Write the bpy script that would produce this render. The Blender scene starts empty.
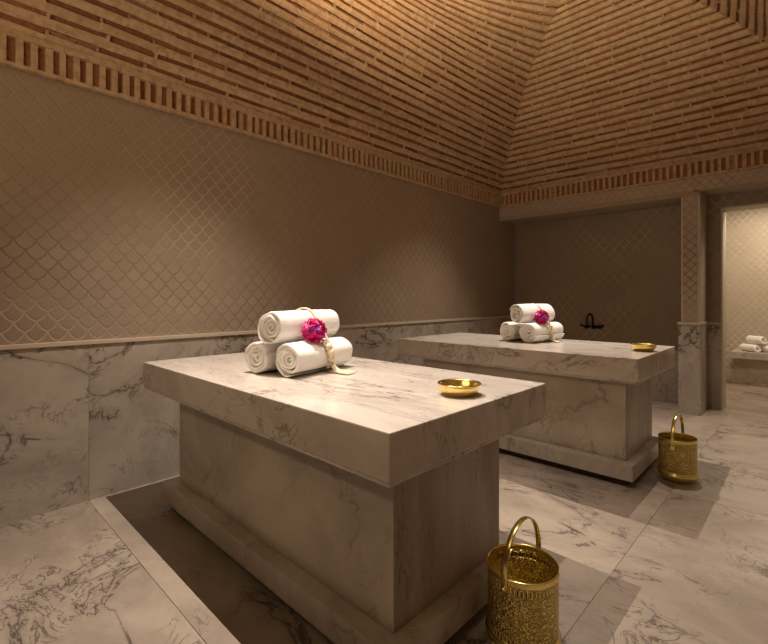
import bpy, bmesh, math, random
from mathutils import Vector, Matrix, noise
random.seed(7)
S = bpy.context.scene
COL = S.collection
PI = math.pi

# ------------------------------------------------------------------ materials
def new_mat(name):
    m = bpy.data.materials.new(name); m.use_nodes = True
    nt = m.node_tree; nt.nodes.clear()
    out = nt.nodes.new('ShaderNodeOutputMaterial')
    b = nt.nodes.new('ShaderNodeBsdfPrincipled')
    nt.links.new(b.outputs[0], out.inputs[0])
    return m, nt, b
def N(nt, t, **k):
    n = nt.nodes.new(t)
    for a, v in k.items(): setattr(n, a, v)
    return n
def L(nt, a, b): nt.links.new(a, b)
def mth(nt, op, a, b=None, c=None, clamp=False):
    n = N(nt, 'ShaderNodeMath', operation=op); n.use_clamp = clamp
    for i, v in enumerate((a, b, c)):
        if v is None: continue
        if isinstance(v, (int, float)): n.inputs[i].default_value = v
        else: L(nt, v, n.inputs[i])
    return n.outputs[0]
def mix(nt, fac, a, b, mode='MIX'):
    n = N(nt, 'ShaderNodeMix', data_type='RGBA', blend_type=mode)
    for s, v in ((0, fac), (6, a), (7, b)):
        if isinstance(v, (int, float)): n.inputs[s].default_value = v
        elif isinstance(v, tuple): n.inputs[s].default_value = (*v, 1)
        else: L(nt, v, n.inputs[s])
    return n.outputs[2]
def rng(nt, v, a, b, c=0.0, d=1.0, smooth=True):
    n = N(nt, 'ShaderNodeMapRange'); n.interpolation_type = 'SMOOTHSTEP' if smooth else 'LINEAR'
    L(nt, v, n.inputs[0])
    for i, x in enumerate((a, b, c, d)): n.inputs[i+1].default_value = x
    return n.outputs[0]
def noise_n(nt, vec, scale, detail=6, rough=.55, dist=0.0):
    n = N(nt, 'ShaderNodeTexNoise'); L(nt, vec, n.inputs['Vector'])
    n.inputs['Scale'].default_value = scale; n.inputs['Detail'].default_value = detail
    n.inputs['Roughness'].default_value = rough; n.inputs['Distortion'].default_value = dist
    return n.outputs[0]
def bump(nt, b, hgt, dist=.002, strength=1.0):
    n = N(nt, 'ShaderNodeBump'); n.inputs['Strength'].default_value = strength
    n.inputs['Distance'].default_value = dist
    L(nt, hgt, n.inputs['Height']); L(nt, n.outputs[0], b.inputs['Normal'])

def marble(name, base, tint, vein, rough=.22, scale=1.0, rot=(0, 0, 0), stretch=(1, 1, 1), veinamt=.85, fine=.5):
    m, nt, b = new_mat(name)
    tc = N(nt, 'ShaderNodeTexCoord')
    at = N(nt, 'ShaderNodeAttribute', attribute_name='slab')
    vm = N(nt, 'ShaderNodeVectorMath', operation='MULTIPLY_ADD')
    L(nt, at.outputs['Color'], vm.inputs[0]); vm.inputs[1].default_value = (17, 23, 31); L(nt, tc.outputs['Object'], vm.inputs[2])
    mp = N(nt, 'ShaderNodeMapping'); L(nt, vm.outputs[0], mp.inputs[0])
    mp.inputs['Rotation'].default_value = rot; mp.inputs['Scale'].default_value = tuple(scale*s for s in stretch)
    P = mp.outputs[0]
    cloud = noise_n(nt, P, 1.3, 5, .6, .6)
    col = mix(nt, rng(nt, cloud, .35, .68), base, tint)
    def veins(sc, w, dist, det, mlo, mhi, msc):
        v = noise_n(nt, P, sc, det, .6, dist)
        d = mth(nt, 'ABSOLUTE', mth(nt, 'SUBTRACT', v, .5))
        line = rng(nt, d, 0.0, w, 1.0, 0.0)
        msk = rng(nt, noise_n(nt, P, msc, 3, .5, .3), mlo, mhi)
        return mth(nt, 'MULTIPLY', line, msk)
    a = veins(.75, .009, 1.1, 9, .43, .56, .9)
    a2 = veins(.75, .06, 1.1, 9, .38, .62, .9)
    c = veins(2.6, .02, 1.6, 8, .45, .60, 1.7)
    e = veins(6.0, .03, 1.2, 6, .47, .62, 2.6)
    col = mix(nt, mth(nt, 'MULTIPLY', a2, .35), col, tuple(x*.6+y*.4 for x, y in zip(vein, base)))
    col = mix(nt, mth(nt, 'MULTIPLY', e, fine*.55), col, tuple(x*.6+y*.4 for x, y in zip(vein, base)))
    col = mix(nt, mth(nt, 'MULTIPLY', c, fine), col, vein)
    col = mix(nt, mth(nt, 'MULTIPLY', a, veinamt), col, vein)
    L(nt, col, b.inputs['Base Color'])
    L(nt, rng(nt, cloud, .3, .7, rough, rough+.12), b.inputs['Roughness'])
    b.inputs['Specular IOR Level'].default_value = .5
    bump(nt, b, noise_n(nt, P, 9, 4), .0015, .35)
    return m

def tiles(name, c1, c2, grout, ax, w=.105, h=.145, amp=.20, rough=.5):
    """moulded fish-scale tiles; ax = which object axis runs along the wall"""
    m, nt, b = new_mat(name)
    tc = N(nt, 'ShaderNodeTexCoord'); sp = N(nt, 'ShaderNodeSeparateXYZ'); L(nt, tc.outputs['Object'], sp.inputs[0])
    wob = noise_n(nt, tc.outputs['Object'], 5, 2)
    a = mth(nt, 'DIVIDE', sp.outputs[ax], w)
    a = mth(nt, 'ADD', a, mth(nt, 'MULTIPLY', mth(nt, 'SUBTRACT', wob, .5), .12))
    z = mth(nt, 'DIVIDE', sp.outputs[2], h)
    p = mth(nt, 'ADD', a, z); q = mth(nt, 'SUBTRACT', a, z)
    p2 = mth(nt, 'ADD', p, mth(nt, 'MULTIPLY', mth(nt, 'ABSOLUTE', mth(nt, 'SINE', mth(nt, 'MULTIPLY', q, PI))), amp))
    q2 = mth(nt, 'SUBTRACT', q, mth(nt, 'MULTIPLY', mth(nt, 'ABSOLUTE', mth(nt, 'SINE', mth(nt, 'MULTIPLY', p, PI))), amp))
    def edge(v):
        f = mth(nt, 'FRACT', v)
        return mth(nt, 'MINIMUM', f, mth(nt, 'SUBTRACT', 1.0, f))
    d = mth(nt, 'MINIMUM', edge(p2), edge(q2))
    line = rng(nt, d, .02, .075, 1.0, 0.0)
    idv = N(nt, 'ShaderNodeCombineXYZ'); L(nt, mth(nt, 'FLOOR', p2), idv.inputs[0]); L(nt, mth(nt, 'FLOOR', q2), idv.inputs[1])
    wn = N(nt, 'ShaderNodeTexWhiteNoise', noise_dimensions='3D'); L(nt, idv.outputs[0], wn.inputs['Vector'])
    base = mix(nt, mth(nt, 'MULTIPLY', wn.outputs[0], .55), c1, c2)
    pat = noise_n(nt, tc.outputs['Object'], 1.1, 4)
    base = mix(nt, rng(nt, pat, .4, .65, 0, .5), base, tuple(x*.82 for x in c1))
    speck = noise_n(nt, tc.outputs['Object'], 60, 4)
    base = mix(nt, rng(nt, speck, .52, .7, 0, .35), base, tuple(x*.7 for x in c1))
    lm = rng(nt, noise_n(nt, tc.outputs['Object'], .8, 2), .38, .62, .25, .95)
    gr = mix(nt, rng(nt, noise_n(nt, tc.outputs['Object'], .55, 2), .42, .58), tuple(x*.58 for x in grout), tuple(x*1.5 for x in grout))
    L(nt, mix(nt, mth(nt, 'MULTIPLY', line, lm), base, gr), b.inputs['Base Color'])
    b.inputs['Roughness'].default_value = rough
    hgt = mth(nt, 'ADD', rng(nt, d, .02, .13), mth(nt, 'MULTIPLY', speck, .12))
    hgt = mth(nt, 'ADD', hgt, mth(nt, 'MULTIPLY', wn.outputs[0], .25))
    bump(nt, b, hgt, .003, .55)
    return m

def plain(name, col, rough=.6, metal=0.0, var=.15, nsc=20, bmp=.001, bs=.4):
    m, nt, b = new_mat(name)
    tc = N(nt, 'ShaderNodeTexCoord')
    n = noise_n(nt, tc.outputs['Object'], nsc, 5)
    L(nt, mix(nt, n, tuple(min(1, c*(1+var)) for c in col), tuple(c*(1-var) for c in col)), b.inputs['Base Color'])
    b.inputs['Roughness'].default_value = rough; b.inputs['Metallic'].default_value = metal
    if bmp: bump(nt, b, n, bmp, bs)
    return m

def brickmat(name, cols, sc=35):
    m, nt, b = new_mat(name)
    tc = N(nt, 'ShaderNodeTexCoord')
    at = N(nt, 'ShaderNodeAttribute', attribute_name='slab')
    sp = N(nt, 'ShaderNodeSeparateXYZ'); L(nt, at.outputs['Color'], sp.inputs[0])
    n = noise_n(nt, tc.outputs['Object'], sc, 6, .65)
    c = mix(nt, sp.outputs[0], cols[0], cols[1])
    c = mix(nt, rng(nt, sp.outputs[1], .75, .95, 0, .8), c, cols[2])
    c = mix(nt, rng(nt, n, .42, .68, 0, .85), c, cols[3])
    L(nt, c, b.inputs['Base Color']); b.inputs['Roughness'].default_value = .9
    b.inputs['Specular IOR Level'].default_value = .15
    bump(nt, b, n, .010, .9)
    return m

M = {}
M['marble_floor'] = marble('marble_floor', (.38, .31, .25), (.26, .205, .16), (.07, .05, .042), .28, 1.15, (0, 0, .5), (1, 1.6, 1), 1.0, .85)
M['marble_wall'] = marble('marble_wall', (.46, .39, .32), (.32, .26, .21), (.07, .05, .04), .33, 1.2, (.5, 0, .4), (1, 1, 1), 1.0, .8)
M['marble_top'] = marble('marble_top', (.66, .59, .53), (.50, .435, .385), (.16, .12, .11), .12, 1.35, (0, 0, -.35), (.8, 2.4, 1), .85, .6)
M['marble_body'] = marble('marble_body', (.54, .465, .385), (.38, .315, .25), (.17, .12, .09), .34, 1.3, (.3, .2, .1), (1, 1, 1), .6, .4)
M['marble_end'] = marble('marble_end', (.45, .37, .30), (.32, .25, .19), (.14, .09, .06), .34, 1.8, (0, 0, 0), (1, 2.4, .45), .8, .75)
M['marble_pillar'] = marble('marble_pillar', (.50, .43, .36), (.38, .31, .26), (.10, .07, .055), .33, 2.0, (.3, .9, .2), (1, 1, .7), 1.0, .9)
M['tile_left'] = tiles('tile_left', (.32, .24, .17), (.27, .20, .14), (.30, .225, .16), 1, .105, .122, .12)
M['tile_back'] = tiles('tile_back', (.29, .215, .145), (.24, .175, .115), (.33, .25, .17), 0, .125, .145, .10)
M['tile_pillar'] = tiles('tile_pillar', (.44, .34, .26), (.38, .28, .21), (.24, .17, .12), 0, .095, .105, .12)
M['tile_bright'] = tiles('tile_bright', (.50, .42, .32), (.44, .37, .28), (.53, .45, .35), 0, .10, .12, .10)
M['plaster'] = plain('plaster', (.34, .26, .18), .7)
M['plaster_light'] = plain('plaster_light', (.50, .42, .33), .5)
M['trim_stone'] = plain('trim_stone', (.52, .42, .32), .45)
M['gap_shade'] = plain('gap_shade', (.05, .035, .025), .8)  # near-black colour paints in the shade of the gap under the plinths
M['mortar'] = brickmat('mortar', [(.52, .365, .225), (.46, .31, .185), (.42, .28, .16), (.35, .225, .13)], 22)
M['brick'] = brickmat('brick', [(.36, .145, .07), (.25, .105, .05), (.44, .29, .16), (.19, .095, .05)], 40)
M['backing'] = plain('backing', (.30, .19, .11), .9)
M['bronze'] = plain('bronze', (.018, .013, .011), .35, .8)
M['cord'] = plain('cord', (.74, .64, .46), .85, 0, .15, 200, .001)

m, nt, b = new_mat('towel')
tc = N(nt, 'ShaderNodeTexCoord'); n1 = noise_n(nt, tc.outputs['Object'], 420, 3, .7); n2 = noise_n(nt, tc.outputs['Object'], 18, 4)
L(nt, mix(nt, n2, (.93, .91, .88), (.86, .83, .79)), b.inputs['Base Color'])
b.inputs['Roughness'].default_value = .95; b.inputs['Sheen Weight'].default_value = .3
b.inputs['Specular IOR Level'].default_value = .1
bump(nt, b, mth(nt, 'ADD', mth(nt, 'MULTIPLY', n1, .5), mth(nt, 'MULTIPLY', n2, 2.0)), .003, .8)
M['towel'] = m

def brass(name, engraved):
    m, nt, b = new_mat(name)
    tc = N(nt, 'ShaderNodeTexCoord'); uv = tc.outputs['UV']
    b.inputs['Metallic'].default_value = 1.0
    b.inputs['Roughness'].default_value = .24
    if engraved:
        sp = N(nt, 'ShaderNodeSeparateXYZ'); L(nt, uv, sp.inputs[0])
        def vor(sc, rnd):
            v = N(nt, 'ShaderNodeTexVoronoi'); v.feature = 'F1'; v.inputs['Scale'].default_value = sc
            v.inputs['Randomness'].default_value = rnd; L(nt, uv, v.inputs['Vector']); return v.outputs['Distance']
        v1 = vor(36, .55)
        rings = mth(nt, 'SINE', mth(nt, 'MULTIPLY', v1, 22.0))
        v2 = vor(90, .8)
        nn = noise_n(nt, uv, 55, 3, .6, 1.5)
        h = mth(nt, 'ADD', mth(nt, 'MULTIPLY', rings, .5), mth(nt, 'MULTIPLY', rng(nt, v2, .1, .6, 1, 0), .9))
        h = mth(nt, 'ADD', h, mth(nt, 'MULTIPLY', nn, .8))
        # beaded bands at the top and foot of the engraved field
        def beads(vc, hw, cnt):
            u = mth(nt, 'SINE', mth(nt, 'MULTIPLY', sp.outputs[0], 2*PI*cnt/.867))
            inside = rng(nt, mth(nt, 'ABSOLUTE', mth(nt, 'SUBTRACT', sp.outputs[1], vc)), hw*.8, hw, 1, 0)
            return inside, u
        for vc, hw, cnt in ((.262, .010, 54), (.083, .008, 54)):
            ins, u = beads(vc, hw, cnt)
            hm = N(nt, 'ShaderNodeMix', data_type='FLOAT'); L(nt, ins, hm.inputs[0]); L(nt, h, hm.inputs[2]); L(nt, mth(nt, 'MULTIPLY', u, 1.4), hm.inputs[3])
            h = hm.outputs[0]
        bump(nt, b, h, .0032, .9)
        L(nt, mix(nt, rng(nt, h, .2, 1.4), (.50, .36, .09), (.96, .80, .32)), b.inputs['Base Color'])
    else:
        n = noise_n(nt, tc.outputs['Object'], 60, 3)
        L(nt, mix(nt, n, (.95, .78, .30), (.80, .62, .20)), b.inputs['Base Color'])
        bump(nt, b, n, .0006, .5)
    return m
M['brass_engraved'] = brass('brass_engraved', True)
M['brass'] = brass('brass', False)

def petal_mat(name, c1, c2):
    m, nt, b = new_mat(name)
    tc = N(nt, 'ShaderNodeTexCoord')
    L(nt, mix(nt, noise_n(nt, tc.outputs['Object'], 60, 3), c1, c2), b.inputs['Base Color'])
    b.inputs['Roughness'].default_value = .5
    b.inputs['Subsurface Weight'].default_value = .1
    b.inputs['Subsurface Radius'].default_value = (.01, .003, .005)
    return m
M['petal'] = petal_mat('petal', (.74, .006, .20), (.50, .004, .17))
M['petal_violet'] = petal_mat('petal_violet', (.62, .05, .60), (.45, .02, .48))

# ------------------------------------------------------------------ builders
def mesh_obj(name, bm, mats, parent=None, smooth=False):
    me = bpy.data.meshes.new(name); bm.to_mesh(me); bm.free()
    for mm in (mats if isinstance(mats, (list, tuple)) else [mats]): me.materials.append(mm)
    if smooth:
        for p in me.polygons: p.use_smooth = True
    o = bpy.data.objects.new(name, me); COL.objects.link(o)
    if parent: o.parent = parent
    return o
def structure(o): o['kind'] = 'structure'; return o
def thing(o, label, cat, group=None):
    o['label'] = label; o['category'] = cat
    if group: o['group'] = group
    return o
def empty(name, loc, rz=0):
    o = bpy.data.objects.new(name, None); COL.objects.link(o)
    o.location = loc; o.rotation_euler = (0, 0, rz); o.empty_display_size = .1
    return o
def layer(bm): return bm.loops.layers.color.get('slab') or bm.loops.layers.color.new('slab')
def paint(bm, faces, c=None):
    l = layer(bm)
    if c is None: c = (random.random(), random.random(), random.random(), 1)
    for f in faces:
        for lp in f.loops: lp[l] = c
def add_box(bm, a, b, bev=0.0, mi=0, c=None):
    layer(bm)
    x0, y0, z0 = a; x1, y1, z1 = b
    vs = [bm.verts.new(p) for p in ((x0,y0,z0),(x1,y0,z0),(x1,y1,z0),(x0,y1,z0),(x0,y0,z1),(x1,y0,z1),(x1,y1,z1),(x0,y1,z1))]
    fs = [bm.faces.new([vs[i] for i in q]) for q in ((3,2,1,0),(4,5,6,7),(0,1,5,4),(1,2,6,5),(2,3,7,6),(3,0,4,7))]
    if bev:
        es = list({e for f in fs for e in f.edges})
        n0 = [f for f in bm.faces if f not in set(fs)] if len(bm.faces) < 400 else None
        if n0 is None:      # large meshes: work from the new vertices outwards
            bmesh.ops.bevel(bm, geom=es, offset=bev, segments=2, affect='EDGES', profile=.6)
            bm.faces.ensure_lookup_table(); tot = len(bm.faces); fs = [bm.faces[k] for k in range(tot-26*2, tot)]
            lo = [min(a[k], b[k])-1e-5 for k in range(3)]; hi = [max(a[k], b[k])+1e-5 for k in range(3)]
            fs = [f for f in fs if all(lo[k] <= v.co[k] <= hi[k] for v in f.verts for k in range(3))]
        else:
            old = set(n0); bmesh.ops.bevel(bm, geom=es, offset=bev, segments=2, affect='EDGES', profile=.6)
            fs = [f for f in bm.faces if f not in old]
    for f in fs: f.material_index = mi
    paint(bm, fs, c)
    return fs
def box_obj(name, a, b, mat, parent=None, bev=0.0):
    bm = bmesh.new(); add_box(bm, a, b, bev); return mesh_obj(name, bm, mat, parent)
def tube(bm, pts, rad, seg=8, closed=False, caps=True, flat=None):
    """tube along points; rad = float or list"""
    n = len(pts); pts = [Vector(p) for p in pts]; rings = []
    up = Vector((0, 0, 1)); prev = None
    for i, p in enumerate(pts):
        if closed: t = pts[(i+1) % n]-pts[i-1]
        else: t = pts[min(i+1, n-1)]-pts[max(i-1, 0)]
        t.normalize()
        if prev is None:
            a = t.cross(up)
            if a.length < .05: a = t.cross(Vector((1, 0, 0)))
        else: a = prev-t*prev.dot(t)
        a.normalize(); prev = a; bb = t.cross(a)
        r = rad[i] if isinstance(rad, (list, tuple)) else rad
        ra, rb = (r, r) if flat is None else flat
        rings.append([bm.verts.new(p+a*ra*math.cos(2*PI*k/seg)+bb*rb*math.sin(2*PI*k/seg)) for k in range(seg)])
    fs = []
    for i in range(n if closed else n-1):
        A, B = rings[i], rings[(i+1) % n]
        for k in range(seg): fs.append(bm.faces.new((A[k], A[(k+1) % seg], B[(k+1) % seg], B[k])))
    if caps and not closed:
        fs.append(bm.faces.new(rings[0][::-1])); fs.append(bm.faces.new(rings[-1]))
    return fs
def lathe(bm, prof, seg=64, center=(0, 0), uv=True):
    uvl = bm.loops.layers.uv.get('UVMap') or bm.loops.layers.uv.new('UVMap')
    rings = []
    for r, z in prof:
        if r < 1e-5: rings.append([bm.verts.new((center[0], center[1], z))])
        else: rings.append([bm.verts.new((center[0]+r*math.cos(2*PI*k/seg), center[1]+r*math.sin(2*PI*k/seg), z)) for k in range(seg)])
    for i in range(len(rings)-1):
        A, B = rings[i], rings[i+1]
        for k in range(seg):
            k2 = (k+1) % seg
            if len(A) == 1 and len(B) == 1: continue
            if len(A) == 1: f = bm.faces.new((A[0], B[k2], B[k])); 
            elif len(B) == 1: f = bm.faces.new((A[k], A[k2], B[0]))
            else: f = bm.faces.new((A[k], A[k2], B[k2], B[k]))
            for lp in f.loops:
                p = lp.vert.co; ang = k if lp.vert in (A[k] if len(A) > 1 else A[0], B[k] if len(B) > 1 else B[0]) else k+1
                lp[uvl].uv = (ang/seg*.867, p.z)
            f.smooth = True
def ball(bm, c, r, sx=1, sy=1, sz=1, seg=12):
    mt = Matrix.Translation(c) @ Matrix.Diagonal((sx, sy, sz, 1))
    g = bmesh.ops.create_uvsphere(bm, u_segments=seg, v_segments=max(6, seg*2//3), radius=r, matrix=mt)
    return g['verts']

# ------------------------------------------------------------------ the room
X0, X1 = -3.371, .25          # left / right walls
YB, YA, YF = 5.89, 6.36, -2.4  # beam face, alcove wall, front wall
WZ = 1.0                       # marble wainscot height
T = .2

# floor: large marble slabs with fine joints
bm = bmesh.new()
xs = [X0-.3, -.69, 2.2]; ys = [YF-.2, .735, 3.45, 6.1, 7.3, 9.1]
add_box(bm, (xs[0], ys[0], -.12), (xs[-1], ys[-1], -.004), mi=1)
for i in range(len(xs)-1):
    for j in range(len(ys)-1):
        add_box(bm, (xs[i]+.0015, ys[j]+.0015, -.03), (xs[i+1]-.0015, ys[j+1]-.0015, 0), mi=0,
                c=(.137*((i*5+j*3) % 7)+.05, .21*((i*2+j) % 5)+.02, .31*((i+j) % 3)+.1, 1))
structure(mesh_obj('floor', bm, [M['marble_floor'], M['trim_stone']]))

def wall_run(name, P, Q, nrm, z1, mtile, joints, cap=True, z0=0.0, wz=WZ):
    """vertical wall between plan points P and Q (axis aligned), nrm = inward normal; marble below, tiles above"""
    bm = bmesh.new()
    ax = 0 if abs(nrm[1]) > .5 else 1
    lo, hi = (min(P[ax], Q[ax]), max(P[ax], Q[ax])); pl = P[1-ax]; s = nrm[1-ax]
    def bx(l, h, d0, d1, za, zb, mi, c=None, bev=0):
        if ax == 0: add_box(bm, (l, min(pl+s*d0, pl+s*d1), za), (h, max(pl+s*d0, pl+s*d1), zb), bev, mi, c)
        else: add_box(bm, (min(pl+s*d0, pl+s*d1), l, za), (max(pl+s*d0, pl+s*d1), h, zb), bev, mi, c)
    bx(lo, hi, -.16, -.012, z0, z1, 1, (0, 0, 0, 1))
    js = [lo]+[j for j in joints if lo < j < hi]+[hi]
    for i in range(len(js)-1):
        bx(js[i]+.0008, js[i+1]-.0008, -.012, 0, z0, wz, 0)
    if cap: bx(lo, hi, -.012, .012, wz, wz+.028, 2, None, .004)
    return structure(mesh_obj(name, bm, [M['marble_wall'], mtile, M['trim_stone']]))
wall_run('wall_left', (X0, YF), (X0, YA), (1, 0), 2.9, M['tile_left'], [-1.0, .736, 2.5, 4.2, 5.9])
wall_run('wall_back', (X0, YA), (-1.05, YA), (0, -1), 2.9, M['tile_back'], [-1.9], wz=.62)
wall_run('wall_right', (X1, YF), (X1, YA), (-1, 0), 2.9, M['tile_left'], [-.7, 1, 2.7, 4.4])
wall_run('wall_front', (X0, YF), (X1, YF), (0, 1), 2.9, M['tile_back'], [-2, -.6])

# beam above the alcove and doorway recess, faced with a narrow tiled frieze
bm = bmesh.new()
add_box(bm, (X0-.1, YB, 2.436), (-.91, YA, 2.9), 0, 0)
add_box(bm, (-.96, YB, 2.478), (X1+.1, YA, 2.9), 0, 0)
add_box(bm, (X0, YB-.008, 2.49), (X1, YB, 2.632), 0, 1)
structure(mesh_obj('trim_1', bm, [M['plaster'], M['tile_pillar']]))

# pillar between alcove and doorway
bm = bmesh.new()
add_box(bm, (-1.085, YB+.02, WZ), (-.905, YA, 2.479), .004, 0)
add_box(bm, (-1.065, YB+.012, WZ+.03), (-.93, YB+.02, 2.48), 0, 1)
add_box(bm, (-1.108, YB-.005, 0), (-.897, YA, WZ-.0), .004, 2, (.9, .5, .1, 1))
add_box(bm, (-1.116, YB-.013, WZ-.004), (-.889, YA, WZ+.026), .004, 3)
structure(mesh_obj('wall_pillar', bm, [M['plaster_light'], M['tile_pillar'], M['marble_pillar'], M['trim_stone']]))

# wall around the doorway (jamb and lintel)
bm = bmesh.new()
DX, DZ, YD = -.763, 2.335, 6.62
add_box(bm, (-.905, YA, WZ), (DX-.012, YD, 2.9), 0, 1)
add_box(bm, (-.905, YA-.006, 0), (DX-.012, YD, WZ-.01), 0, 0)
add_box(bm, (-.905, YA-.010, WZ-.01), (DX-.012, YA+.02, WZ+.012), 0, 3)
add_box(bm, (DX-.012, YA, DZ), (X1+.3, YD, 2.9), 0, 1)
add_box(bm, (.14, YA, 0), (X1+.3, YD, DZ), 0, 1)
structure(mesh_obj('wall_doorway', bm, [M['marble_wall'], M['tile_back'], M['plaster'], M['trim_stone']]))
bm = bmesh.new()
add_box(bm, (DX-.012, YA-.008, 0), (DX+.006, YD+.01, DZ+.012), .002)
add_box(bm, (DX+.006, YA-.008, DZ-.006), (.14, YD+.01, DZ+.012), .002)
structure(mesh_obj('door_1', bm, M['plaster_light']))

# room beyond the doorway
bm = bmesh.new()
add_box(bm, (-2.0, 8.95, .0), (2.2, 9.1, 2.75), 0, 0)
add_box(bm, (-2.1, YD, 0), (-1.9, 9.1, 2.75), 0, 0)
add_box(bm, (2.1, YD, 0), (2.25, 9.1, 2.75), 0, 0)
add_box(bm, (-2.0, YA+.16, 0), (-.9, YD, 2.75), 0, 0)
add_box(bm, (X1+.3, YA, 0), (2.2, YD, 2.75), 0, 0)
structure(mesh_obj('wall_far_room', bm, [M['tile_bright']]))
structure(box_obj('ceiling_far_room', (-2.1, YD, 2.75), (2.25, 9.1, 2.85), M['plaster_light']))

# soldier-course brick cornice on all four sides
def cornice(name, P, Q, nrm):
    bm = bmesh.new(); layer(bm)
    ax = 0 if abs(nrm[1]) > .5 else 1
    lo, hi = min(P[ax], Q[ax]), max(P[ax], Q[ax]); pl = P[1-ax]; s = nrm[1-ax]
    def bx(l, h, d0, d1, za, zb, mi, c=None, bev=0):
        a0, a1 = sorted((pl+s*d0, pl+s*d1))
        if ax == 0: add_box(bm, (l, a0, za), (h, a1, zb), bev, mi, c)
        else: add_box(bm, (a0, l, za), (a1, h, zb), bev, mi, c)
    bx(lo, hi, -.02, .008, 2.632, 2.84, 1, (.6, .2, .5, 1))
    rr = random.Random(3)
    x = lo
    while x < hi-.01:      # mortar strips top and bottom in short uneven lengths
        x2 = min(hi, x+.3)
        bx(x, x2, 0, .050+rr.uniform(-.002, .003), 2.793+rr.uniform(-.004, .004), 2.836, 0, (rr.random(), rr.random()*.7, 0, 1), .005)
        bx(x, x2, 0, .042+rr.uniform(-.002, .003), 2.628, 2.655+rr.uniform(-.004, .004), 0, (rr.random(), rr.random()*.7, 0, 1), .005)
        x = x2
    x = lo+.01
    while x < hi-.05:
        w = .034+rr.uniform(-.005, .005)
        bx(x, x+w, 0, .040+rr.uniform(-.004, .004), 2.645, 2.80, 0, (rr.random(), rr.random()*.8, 0, 1), .006)
        bx(x+w, x+.069, 0, .014+rr.uniform(-.008, .012), 2.65, 2.798, 1, (rr.random(), rr.random(), 0, 1), .002)
        x += .069
    return structure(mesh_obj(name, bm, [M['mortar'], M['brick']]))
cornice('trim_2', (X0, YF), (X0, YB), (1, 0))
cornice('trim_3', (X0, YB), (X1, YB), (0, -1))
cornice('trim_4', (X1, YF), (X1, YB), (-1, 0))
cornice('trim_5', (X0, YF), (X1, YF), (0, 1))

# brick vault: courses climbing between groins; the long sides belly outwards
def vz(s): return 2.832+1.6*(1-math.exp(-1.35*s))
def belly(s): return .42*s*s
HALF = (X1-X0)/2
def vp(side, s, u):
    y0, y1 = YF+s, YB-s; x0, x1 = X0+s, X1-s
    if side == 'L': return Vector((x0-belly(s)*(1-u*u)*1.0, (y0+y1)/2+u*(y1-y0)/2, vz(s)))
    if side == 'R': return Vector((x1+belly(s)*(1-u*u)*1.0, (y0+y1)/2+u*(y1-y0)/2, vz(s)))
    if side == 'B': return Vector(((x0+x1)/2+u*(x1-x0)/2, y1, vz(s)))
    return Vector(((x0+x1)/2+u*(x1-x0)/2, y0, vz(s)))
def vn(side, s, u):
    a = vp(side, s+.01, u)-vp(side, s-.01, u); b = vp(side, s, u+.01)-vp(side, s, u-.01)
    n = a.cross(b).normalized()
    c = Vector(((X0+X1)/2, (YF+YB)/2, 1.5))
    if n.dot(c-vp(side, s, u)) < 0: n = -n
    return n
levels = [0.0]; s = 0.0
while s < HALF-.03:
    ds = .0005; acc = 0
    while acc < .091 and s < HALF-.005:
        acc += math.hypot(ds*1.2, vz(s+ds)-vz(s)); s += ds
    levels.append(s)
bm = bmesh.new(); lay = layer(bm)
rr = random.Random(11)
REL = .030
def quad(pts, mi, c):
    f = bm.faces.new([bm.verts.new(p) for p in pts]); f.material_index = mi
    for lp in f.loops: lp[lay] = c
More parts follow.
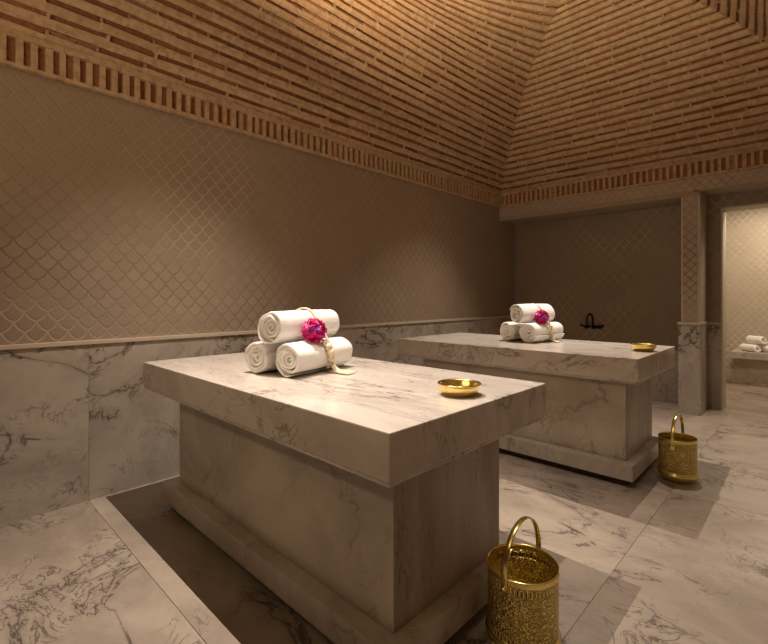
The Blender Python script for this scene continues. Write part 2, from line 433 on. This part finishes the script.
for side in 'LBRF':
    ln0 = (YB-YF) if side in 'LR' else (X1-X0)
    for k in range(len(levels)-1):
        sa, sb = levels[k], levels[k+1]
        hw = (ln0/2-(sa+sb)/2); ln = 2*hw
        if ln < .05: continue
        br = []; x = -hw+rr.uniform(.03, .22); d = .009
        cuts = [(-hw, 0)]
        while x < hw-.03:
            cuts += [(x, 1), (x+2*d, 0)]; x += .30+rr.uniform(-.05, .05)
        cuts.append((hw, 0))
        jit = {}
        def J(i, tag):
            key = (i, tag)
            if key not in jit: jit[key] = rr.uniform(-.07, .07)
            return jit[key]
        def pt(i, v, off):
            u = max(-1, min(1, cuts[i][0]/hw)); s_ = sa+(sb-sa)*v
            return vp(side, s_, u)+vn(side, s_, u)*off
        for i in range(len(cuts)-1):
            dab = cuts[i][1] == 1
            cm = (rr.random(), rr.random()*.9, 0, 1); cb = (rr.random(), rr.random()**.7, 0, 1)
            v0a, v0b = J(i, 0)*.6, J(i+1, 0)*.6
            va, vb = .64+J(i, 1), .64+J(i+1, 1)
            oa, ob = REL+J(i, 2)*.05, REL+J(i+1, 2)*.05
            rec = rr.uniform(-.006, .006) if rr.random() < .7 else rr.uniform(.006, .02) if not dab else REL*.8
            # band, its upper return, the recess with brick, lower return of the next band
            quad([pt(i, v0a, oa-.004), pt(i+1, v0b, ob-.004), pt(i+1, .28, ob+.003), pt(i, .28, oa+.003)], 0, cm)
            quad([pt(i, .28, oa+.003), pt(i+1, .28, ob+.003), pt(i+1, vb, ob-.004), pt(i, va, oa-.004)], 0, cm)
            if dab:
                quad([pt(i, va, oa-.004), pt(i+1, vb, ob-.004), pt(i+1, 1, rec), pt(i, 1, rec)], 0, cm)
                for e in (i, i+1): quad([pt(e, .5, rec), pt(e, 1, rec), pt(e, 1, -.01), pt(e, .5, -.01)], 0, cm)
            else:
                quad([pt(i, va, oa-.004), pt(i+1, vb, ob-.004), pt(i+1, vb+.02, rec), pt(i, va+.02, rec)], 0, cm)
                quad([pt(i, va+.02, rec), pt(i+1, vb+.02, rec), pt(i+1, 1, rec), pt(i, 1, rec)], 1, cb)
            n0, n1 = pt(i, 1, rec), pt(i+1, 1, rec)
            quad([n0, n1, pt(i+1, 1.0, REL-.004), pt(i, 1.0, REL-.004)], 0, cm)
        # solid shell behind
        for i in range(len(cuts)-1):
            quad([pt(i, 0, -.05), pt(i+1, 0, -.05), pt(i+1, 1, -.05), pt(i, 1, -.05)], 2, (0, 0, 0, 1))
structure(mesh_obj('ceiling', bm, [M['mortar'], M['brick'], M['backing']]))

# ------------------------------------------------------------------ massage slabs
def massage_table(ox, oy, label):
    """heavy marble treatment table"""
    root = empty('massage_table', (-1.995+ox, 1.4975+oy, 0))
    thing(root, label, 'table', 'marble massage tables')
    cx, cy = -1.995, 1.4975
    def bb(name, a, b, mat, bev, extra=None):
        bm = bmesh.new(); add_box(bm, (a[0]-cx, a[1]-cy, a[2]), (b[0]-cx, b[1]-cy, b[2]), bev)
        if extra: extra(bm)
        o = mesh_obj(name, bm, mat, root); return o
    # tabletop: polished top, thick apron, small stepped lip along its lower edge
    def lips(bm):
        add_box(bm, (-3.066-cx, .966-cy, .7265), (-.925-cx, 2.029-cy, .741), .003)
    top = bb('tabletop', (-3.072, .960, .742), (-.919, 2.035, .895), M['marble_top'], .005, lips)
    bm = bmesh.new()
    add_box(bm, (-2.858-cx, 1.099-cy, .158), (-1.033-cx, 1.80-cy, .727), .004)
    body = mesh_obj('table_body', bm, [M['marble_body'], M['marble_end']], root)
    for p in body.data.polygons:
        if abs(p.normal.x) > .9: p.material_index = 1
    js = [-2.93, -1.9, -.969]
    bm = bmesh.new()
    add_box(bm, (js[0]-cx, 1.024-cy, .048), (js[1]-.0008-cx, 1.875-cy, .158), .004)
    add_box(bm, (js[1]+.0008-cx, 1.024-cy, .048), (js[2]-cx, 1.875-cy, .158), .004)
    mesh_obj('plinth', bm, M['marble_body'], root)
    bb('plinth_recess', (-2.89, 1.07, .0), (-1.02, 1.83, .05), M['gap_shade'], 0)
    return root
massage_table(0, 0, 'nearer and larger-looking marble massage table, thick slab top on a block base with plinth')
massage_table(.084, 2.278, 'farther marble massage table with stepped plinth, standing before the tiled alcove')

# ------------------------------------------------------------------ rolled towels
def towel_mesh(seed, R=.102, LEN=.47, flat=.94, pinch=.05):
    rr = random.Random(seed)
    bm = bmesh.new()
    T_ = .0195; pitch = .0212; r0 = .010
    turns = (R-T_/2-r0)/pitch; n = int(turns*26)
    ph = rr.uniform(0, 6)
    nst = 16; rings = []
    sx, sy, sz = rr.random()*9, rr.random()*9, rr.random()*9
    for i in range(n+1):
        f = i/n; th = ph+f*turns*2*PI; r = r0+f*turns*pitch
        if i > n-6: r -= .0
        dl0 = noise.noise(Vector((sx, f*7, 0)))*.016-.010*(1-f)+.004*math.sin(th*1.3)
        dl1 = noise.noise(Vector((sy, f*7, 4)))*.016-.010*(1-f)
        rn = noise.noise(Vector((math.cos(th)*1.3, math.sin(th)*1.3, sz+f*3)))*.011*(f*.8+.4)+noise.noise(Vector((th*.9, sz, 2)))*.004*(1-f)
        ends = (-LEN/2-dl0*1.0, LEN/2+dl1)
        loop = []
        h = T_/2*(1.0 if i < n-5 else max(.35, (n-i)/6+.2))
        for k in range(7):      # near rounded end
            a = PI/2+PI*k/6; loop.append((ends[0]+h*.9+h*.9*math.cos(a)*1.0, h*math.sin(a)))
        for k in range(1, nst): loop.append((ends[0]+h+(ends[1]-ends[0]-2*h)*k/nst, -h))
        for k in range(7):
            a = -PI/2+PI*k/6; loop.append((ends[1]-h*.9+h*.9*math.cos(a), h*math.sin(a)))
        for k in range(1, nst): loop.append((ends[1]-h-(ends[1]-ends[0]-2*h)*k/nst, h))
        ring = []
        for yy, dr in loop:
            q = r+dr+rn
            q *= 1-pinch*math.exp(-((yy-.02)/.035)**2)+.02*math.cos(yy*14)+ .012*noise.noise(Vector((yy*9, math.cos(th), math.sin(th)+sz)))
            ring.append(bm.verts.new((q*math.cos(th), yy, q*math.sin(th)*flat)))
        rings.append(ring)
    m = len(rings[0])
    for i in range(n):
        A, B = rings[i], rings[i+1]
        for k in range(m): bm.faces.new((A[k], B[k], B[(k+1) % m], A[(k+1) % m]))
    bm.faces.new(rings[0][::-1]); bm.faces.new(rings[-1])
    bmesh.ops.recalc_face_normals(bm, faces=bm.faces)
    return bm
def towel(seed, loc, rz, label, grp, **k):
    o = mesh_obj('rolled_towel', towel_mesh(seed, **k), M['towel'], None, True)
    zmin = min(v.co.z for v in o.data.vertices)
    if loc[2] is None: raise ValueError
    o.location = loc; o.rotation_euler = (0, 0, rz)
    thing(o, label, 'towel', grp)
    return o, zmin

def floret(bm, c, nrm, size, rr, npet=5):
    n = Vector(nrm).normalized(); a = n.orthogonal().normalized(); b_ = n.cross(a)
    ph = rr.uniform(0, 6)
    for k in range(npet):
        t = ph+2*PI*k/npet; d = a*math.cos(t)+b_*math.sin(t); w = n.cross(d)
        rows = []
        for j in range(5):
            f = j/4; wid = size*.36*math.sin(PI*(.15+.80*f)); lift = size*(.55*f-.30*f*f)+size*.12
            row = []
            for q in (-1, -.4, .4, 1):
                row.append(bm.verts.new(Vector(c)+d*size*f+w*wid*q+n*(lift+abs(q)*size*.10+rr.uniform(-.02, .02)*size)))
            rows.append(row)
        for j in range(4):
            for q in range(3): bm.faces.new((rows[j][q], rows[j][q+1], rows[j+1][q+1], rows[j+1][q]))

def bundle(x, y, z, rz, who, seed, tassel_len, grp, R=.102):
    """pyramid of three rolled towels tied with a tasselled cord and a flower cluster"""
    ca, sa = math.cos(rz), math.sin(rz)
    def W(p): return (x+p[0]*ca-p[1]*sa, y+p[0]*sa+p[1]*ca, z+p[2])
    fl = .94; zz = R*fl
    dx = R*1.10
    tops = math.sqrt(max(0, (2*R)**2-dx**2))*fl
    a, zm = towel(seed, W((-dx, .0, zz)), rz, 'left bottom rolled white towel of the three on '+who, grp)
    a.location.z = z-zm-.0005
    b, zm = towel(seed+1, W((dx, 0, zz)), rz+.03, 'right bottom rolled white towel, under the flower, on '+who, grp)
    b.location.z = z-zm-.0005
    c, zm = towel(seed+2, W((.008, -.005, zz+tops)), rz-.03, 'top rolled white towel resting on two others, on '+who, grp)
    c.location.z = z+zz+tops-.004
    # cord
    root = empty('tasselled_cord', W((0, 0, 0)), rz)
    thing(root, 'cream cord with tassel tied around the three rolled towels on '+who, 'cord', 'tasselled cords')
    Rc = R*.955+.003
    ctr = [(-dx, zz), (dx, zz), (0, zz+tops-.004)]
    pts = []
    # hull: right side of right roll, up the top roll, down the left roll
    def arc(c0, a0, a1, n):
        for i in range(n+1):
            t = a0+(a1-a0)*i/n; pts.append((c0[0]+Rc*math.cos(t), .02, c0[1]+Rc*math.sin(t)*fl))
    arc(ctr[1], math.radians(-60), math.radians(30), 10)
    arc(ctr[2], math.radians(30), math.radians(150), 14)
    arc(ctr[0], math.radians(150), math.radians(240), 10)
    bm = bmesh.new()
    for q in (-.0045, .0045): tube(bm, [(p[0], p[1]+q, max(p[2], .005)) for p in pts], .0045, 8)
    # under the towels: flat along the table
    mesh_obj('cord_loop', bm, M['cord'], root, True)
    # flower position: on the right shoulder of the top roll, towards the front half
    ang = math.radians(-22)
    F0 = Vector((ctr[2][0]+Rc*math.cos(ang)+.046, -.05, ctr[2][1]+Rc*math.sin(ang)*fl+.012))
    # hanging braid: from flower over the right roll to the table
    path = []
    a0, a1 = math.radians(62), math.radians(-22)
    nb = 14
    for i in range(nb+1):
        t = a0+(a1-a0)*i/nb
        path.append(Vector((ctr[1][0]+(Rc+.008)*math.cos(t), -.028+.03*i/nb, ctr[1][1]+(Rc+.008)*math.sin(t)*fl)))
    bm = bmesh.new()
    tube(bm, [F0]+path, .006, 8)
    mesh_obj('cord_braid', bm, M['cord'], root, True)
    for i, (idx, r) in enumerate(((3, .014), (6, .019), (9, .021), (12, .017))):
        bm = bmesh.new()
        p = path[idx]
        ball(bm, p+(p-Vector((ctr[1][0], p.y, ctr[1][1]))).normalized()*.002, r, 1, 1, 1.1)
        for v in bm.verts:
            v.co += (v.co-p)*.12*noise.noise(v.co*140)
        mesh_obj('cord_knot', bm, M['cord'], root, True)
    # tassel
    rr = random.Random(seed)
    bm = bmesh.new(); P = path[-1]
    for k in range(70):
        sp = rr.uniform(-1, 1); ln = tassel_len*rr.uniform(.7, 1.05)
        pts = []
        for j in range(7):
            f = j/6
            hor = ln*f
            zc = max(.004+rr.uniform(0, .018*(1-f)), P.z*(1-f*1.7)**2 if f < .59 else .004)+rr.uniform(0, .003)
            dd = Vector((math.cos(.35+sp*.34*min(1, f*2)), math.sin(.35+sp*.34*min(1, f*2)), 0))
            pts.append(Vector((P.x, P.y, 0))+dd*hor+Vector((0, sp*.010*(1+f), zc)))
        tube(bm, pts, .0034, 5)
    mesh_obj('tassel', bm, M['cord'], root, True)
    # flower cluster
    fr = empty('flower_cluster', W(F0), rz)
    thing(fr, 'magenta flower cluster with violet centre tucked on the rolled towels on '+who, 'flower', 'flower clusters')
    g = []
    for k in range(22):
        zf = 1-2*(k+.5)/22; th = k*2.39996
        d = Vector((math.sqrt(1-zf*zf)*math.cos(th), math.sqrt(1-zf*zf)*math.sin(th), zf))
        if d.dot(Vector((.75, -.65, .15)).normalized()) > -.15: g.append(d)
    fac = Vector((.72, -.65, -.05)).normalized()
    for k, d in enumerate(g):
        violet = d.dot(fac) > .80
        bm = bmesh.new(); p = Vector((d.x*.034, d.y*.034, d.z*.034))
        floret(bm, p, d, .046 if not violet else .028, rr)
        fo = mesh_obj('floret', bm, M['petal_violet'] if violet else M['petal'], fr, True)
        if violet: fo['label'] = 'violet floret'
        if violet:
            bm = bmesh.new(); ball(bm, p+d*.006, .0045, seg=8); mesh_obj('floret_centre', bm, M['petal'], fo, True)
    bm = bmesh.new(); ball(bm, (0, 0, 0), .024, seg=12); mesh_obj('flower_core', bm, M['petal'], fr, True)
    return a, b, c
RZ = math.radians(12)
bundle(-2.095, 1.47, .895, RZ, 'the nearer marble table', 21, .13, 'rolled towels on the nearer table')
bundle(-1.935, 3.97, .895, math.radians(-9), 'the farther marble table', 31, .07, 'rolled towels on the farther table')

# ------------------------------------------------------------------ brass bowls
def bowl(x, y, label):
    root = empty('brass_bowl', (x, y, .895)); thing(root, label, 'bowl', 'shallow brass bowls')
    bm = bmesh.new()
    outer = [(0, .0005), (.050, .0005), (.060, .0025), (.070, .009), (.078, .020), (.083, .034), (.085, .043)]
    rim = [(.0895, .0455), (.0915, .048), (.0895, .0505), (.084, .0485)]
    inner = [(.081, .040), (.077, .027), (.070, .015), (.056, .007), (.03, .0045), (0, .004)]
    lathe(bm, outer+rim+inner, 64)
    mesh_obj('bowl_body', bm, M['brass'], root, True)
    bm = bmesh.new(); lathe(bm, [(.045, .0062), (.046, .0078), (.048, .0066)], 48)
    lathe(bm, [(.0, .0095), (.008, .009), (.014, .0052)], 24)
    mesh_obj('inner_boss', bm, M['brass'], root, True)
bowl(-1.075, 1.545, 'shallow brass bowl on the near corner of the nearer marble table')
bowl(-.935, 3.775, 'shallow brass bowl near the right end of the farther marble table')

# ------------------------------------------------------------------ brass buckets
def bucket(x, y, rz, sc, label):
    root = empty('brass_bucket', (x, y, 0), rz); root.scale = (sc, sc, 1); thing(root, label, 'bucket', 'engraved brass buckets')
    bm = bmesh.new()   # foot and moulded skirt
    lathe(bm, [(0, .012), (.092, .012), (.094, .0), (.104, .0), (.112, .008), (.128, .020), (.141, .034), (.146, .044), (.147, .052),
               (.1455, .060), (.141, .063), (.1415, .068), (.139, .072), (.1375, .074), (.130, .074), (.12, .03), (0, .03)], 80)
    mesh_obj('bucket_foot', bm, M['brass'], root, True)
    bm = bmesh.new()   # engraved wall, outside and inside
    n = 22
    prof = [(.1375, .072+(.284-.072)*i/n) for i in range(n+1)]
    prof += [(.1335, .284-(.284-.034)*i/n) for i in range(n+1)]
    lathe(bm, prof, 96)
    mesh_obj('bucket_wall', bm, M['brass_engraved'], root, True)
    bm = bmesh.new()   # plain band and rolled rim
    lathe(bm, [(.1377, .281), (.139, .283), (.1385, .286), (.1385, .291), (.1395, .294), (.142, .297), (.142, .301), (.1395, .304), (.1365, .304),
               (.1345, .300), (.1335, .292), (.1335, .281)], 96)
    mesh_obj('rim', bm, M['brass'], root, True)
    bm = bmesh.new()   # hooped flat handle, hinged on two ears
    pts = []
    for i in range(33):
        t = PI*i/32; pts.append((.1375*math.cos(t)*1.0, 0, .290+.175*math.sin(t)**.85))
    # drop the ends outside the wall
    pts = [(.146, 0, .262)]+[(p[0]*1.06, p[1], p[2]) for p in pts]+[(-.146, 0, .262)]
    tube(bm, pts, .01, 12, flat=(.0115, .0028))
    mesh_obj('handle', bm, M['brass'], root, True)
    for sx in (1, -1):
        bm = bmesh.new()
        add_box(bm, (sx*.1385-.003, -.016, .235), (sx*.1385+.003, .016, .285), .002)
        ball(bm, Vector((sx*.148, 0, .266)), .007, seg=10)
        mesh_obj('handle_ear', bm, M['brass'], root)
    return root
bucket(-.795, 1.555, math.radians(90), .935, 'engraved brass bucket standing in the foreground beside the nearer marble table')
bucket(-.705, 3.725, math.radians(86), .86, 'engraved brass bucket on the floor beside the farther marble table')

# ------------------------------------------------------------------ wall tap
root = empty('wall_tap', (-2.19, YA+.012, .90)); thing(root, 'dark bronze wall tap with gooseneck spout above the farther table', 'tap')
bm = bmesh.new()
ball(bm, Vector((0, -.02, 0)), .030, 1, .8, 1)
tube(bm, [(0, .0, 0), (0, -.05, 0)], .018, 12)
mesh_obj('tap_body', bm, M['bronze'], root, True)
bm = bmesh.new(); pts = [(0, -.045, 0), (-.002, -.055, .03), (-.004, -.060, .10)]
for i in range(1, 11):
    t = PI*i/10; pts.append((-.030+.026*math.cos(t), -.060-.05*(1-math.cos(t))/2, .12+.065*math.sin(t)*.9))
pts += [(-.060, -.112, .08), (-.062, -.112, .045)]
tube(bm, pts, .011, 12); mesh_obj('spout', bm, M['bronze'], root, True)
for sx in (-1, 1):
    bm = bmesh.new()
    tube(bm, [(sx*.085-.01, 0, 0), (sx*.085-.01, -.045, 0)], [.030, .020], 14)
    ball(bm, Vector((sx*.085-.01, -.05, 0)), .026)
    k = mesh_obj('tap_handle', bm, M['bronze'], root, True)
    bm = bmesh.new(); tube(bm, [(sx*.085-.01, -.055, .0), (sx*.12-.01, -.06, .012), (sx*.155-.01, -.062, .024)], [.009, .012, .015], 10)
    mesh_obj('lever', bm, M['bronze'], k, True)
bm = bmesh.new(); tube(bm, [(-.095, -.022, 0), (.075, -.022, 0)], .011, 10); mesh_obj('cross_pipe', bm, M['bronze'], root, True)

# ------------------------------------------------------------------ bench beyond the doorway with three towels
root = empty('marble_bench', (.3, 8.36, 0)); thing(root, 'built-in marble bench against the brightly lit wall beyond the doorway', 'bench')
def bp(name, a, b, mat, bev=.004):
    bm = bmesh.new(); add_box(bm, (a[0]-.3, a[1]-8.36, a[2]), (b[0]-.3, b[1]-8.36, b[2]), bev); return mesh_obj(name, bm, mat, root)
bp('seat', (-.90, 8.40, .39), (2.09, 8.948, .49), M['marble_top'])
bp('bench_body', (-.87, 8.50, .20), (2.09, 8.948, .39), M['marble_body'])
bp('bench_step', (-.97, 8.46, .0), (2.09, 8.948, .20), M['marble_wall'])
rb = .070
grp = 'rolled towels on the bench'
for sd, px_, py_, pz_, lab in ((51, -.685, 8.60, 0, 'left bottom small rolled towel on the bench beyond the doorway'),
                              (52, -.543, 8.66, 0, 'right bottom small rolled towel on the bench beyond the doorway'),
                              (53, -.615, 8.62, 1, 'top rolled towel of the three on the bench beyond the doorway')):
    o, zm = towel(sd, (px_, py_, .6), math.radians(50), lab, grp, R=rb, LEN=.25, pinch=0)
    o.location.z = .49-zm-.0005+pz_*.119

# ------------------------------------------------------------------ lights
def spot(name, loc, tgt, power, ang=110, blend=.25, col=(1, .80, .60), size=0.0):
    l = bpy.data.lights.new(name, 'SPOT'); l.energy = power; l.spot_size = math.radians(ang); l.spot_blend = blend
    l.color = col; l.shadow_soft_size = size
    o = bpy.data.objects.new(name, l); COL.objects.link(o); o.location = loc
    o.rotation_euler = (Vector(tgt)-Vector(loc)).to_track_quat('-Z', 'Y').to_euler()
    return o
def area(name, loc, tgt, power, sx, sy, col):
    l = bpy.data.lights.new(name, 'AREA'); l.shape = 'RECTANGLE'; l.size = sx; l.size_y = sy; l.energy = power; l.color = col
    o = bpy.data.objects.new(name, l); COL.objects.link(o); o.location = loc
    o.rotation_euler = (Vector(tgt)-Vector(loc)).to_track_quat('-Z', 'Y').to_euler()
    return o
SP = (1, .88, .75)
spot('downlight', (-2.13, 1.42, 3.88), (-2.05, 1.15, 0), 560, 76, 1.0, SP)
spot('downlight', (-1.0, 1.42, 3.88), (-.75, 1.15, 0), 210, 76, 1.0, SP)
spot('downlight', (-2.12, 4.52, 3.88), (-1.9, 4.0, 0), 450, 78, 1.0, SP)
spot('downlight', (-.98, 4.52, 3.86), (-.75, 4.2, 0), 200, 78, 1.0, SP)
FC = (1, .75, .46)
area('unseen_soft_light', (-1.5, -.9, 3.4), (-1.7, 3.5, 1.2), 4, 1.6, .6, FC)  # weak fill added out of view to soften the shaded sides, no fixture there
area('unseen_soft_light', (-1.5, -.6, 2.2), (-1.6, 3.5, 4.2), 20, 1.8, .4, FC)  # second added fill, turned upwards to brighten the vault
area('vault_fill_light', (-1.45, 1.85, 3.4), (-1.45, 2.05, 5), 100, 1.0, 1.3, (1, .75, .46))  # added out of view above the tables just to brighten the vault
area('unseen_soft_light', (-.3, 8.3, 2.7), (-.4, 8.5, 0), 22, 1.6, .5, (1, .84, .64))
area('unseen_soft_light', (-.2, 7.0, 2.68), (-.3, 7.2, 0), 26, .8, .4, (1, .82, .62))
w = bpy.data.worlds.new('world'); S.world = w; w.use_nodes = True
w.node_tree.nodes['Background'].inputs[0].default_value = (.02, .015, .01, 1)

# ------------------------------------------------------------------ camera
cam = bpy.data.cameras.new('camera'); co = bpy.data.objects.new('camera', cam); COL.objects.link(co)
co.location = (0, 0, 1.3); co.rotation_euler = (PI/2, 0, math.radians(43.4))
cam.sensor_fit = 'HORIZONTAL'; cam.sensor_width = 36; cam.lens = 444.77/768*36
cam.shift_x = -(392.2-384)/768; cam.shift_y = -(322-297.75)/768
cam.clip_start = .02
S.camera = co
S.view_settings.view_transform = 'Standard'; S.view_settings.look = 'None'
S.view_settings.exposure = .12; S.view_settings.gamma = 1; S.view_settings.use_curve_mapping = False
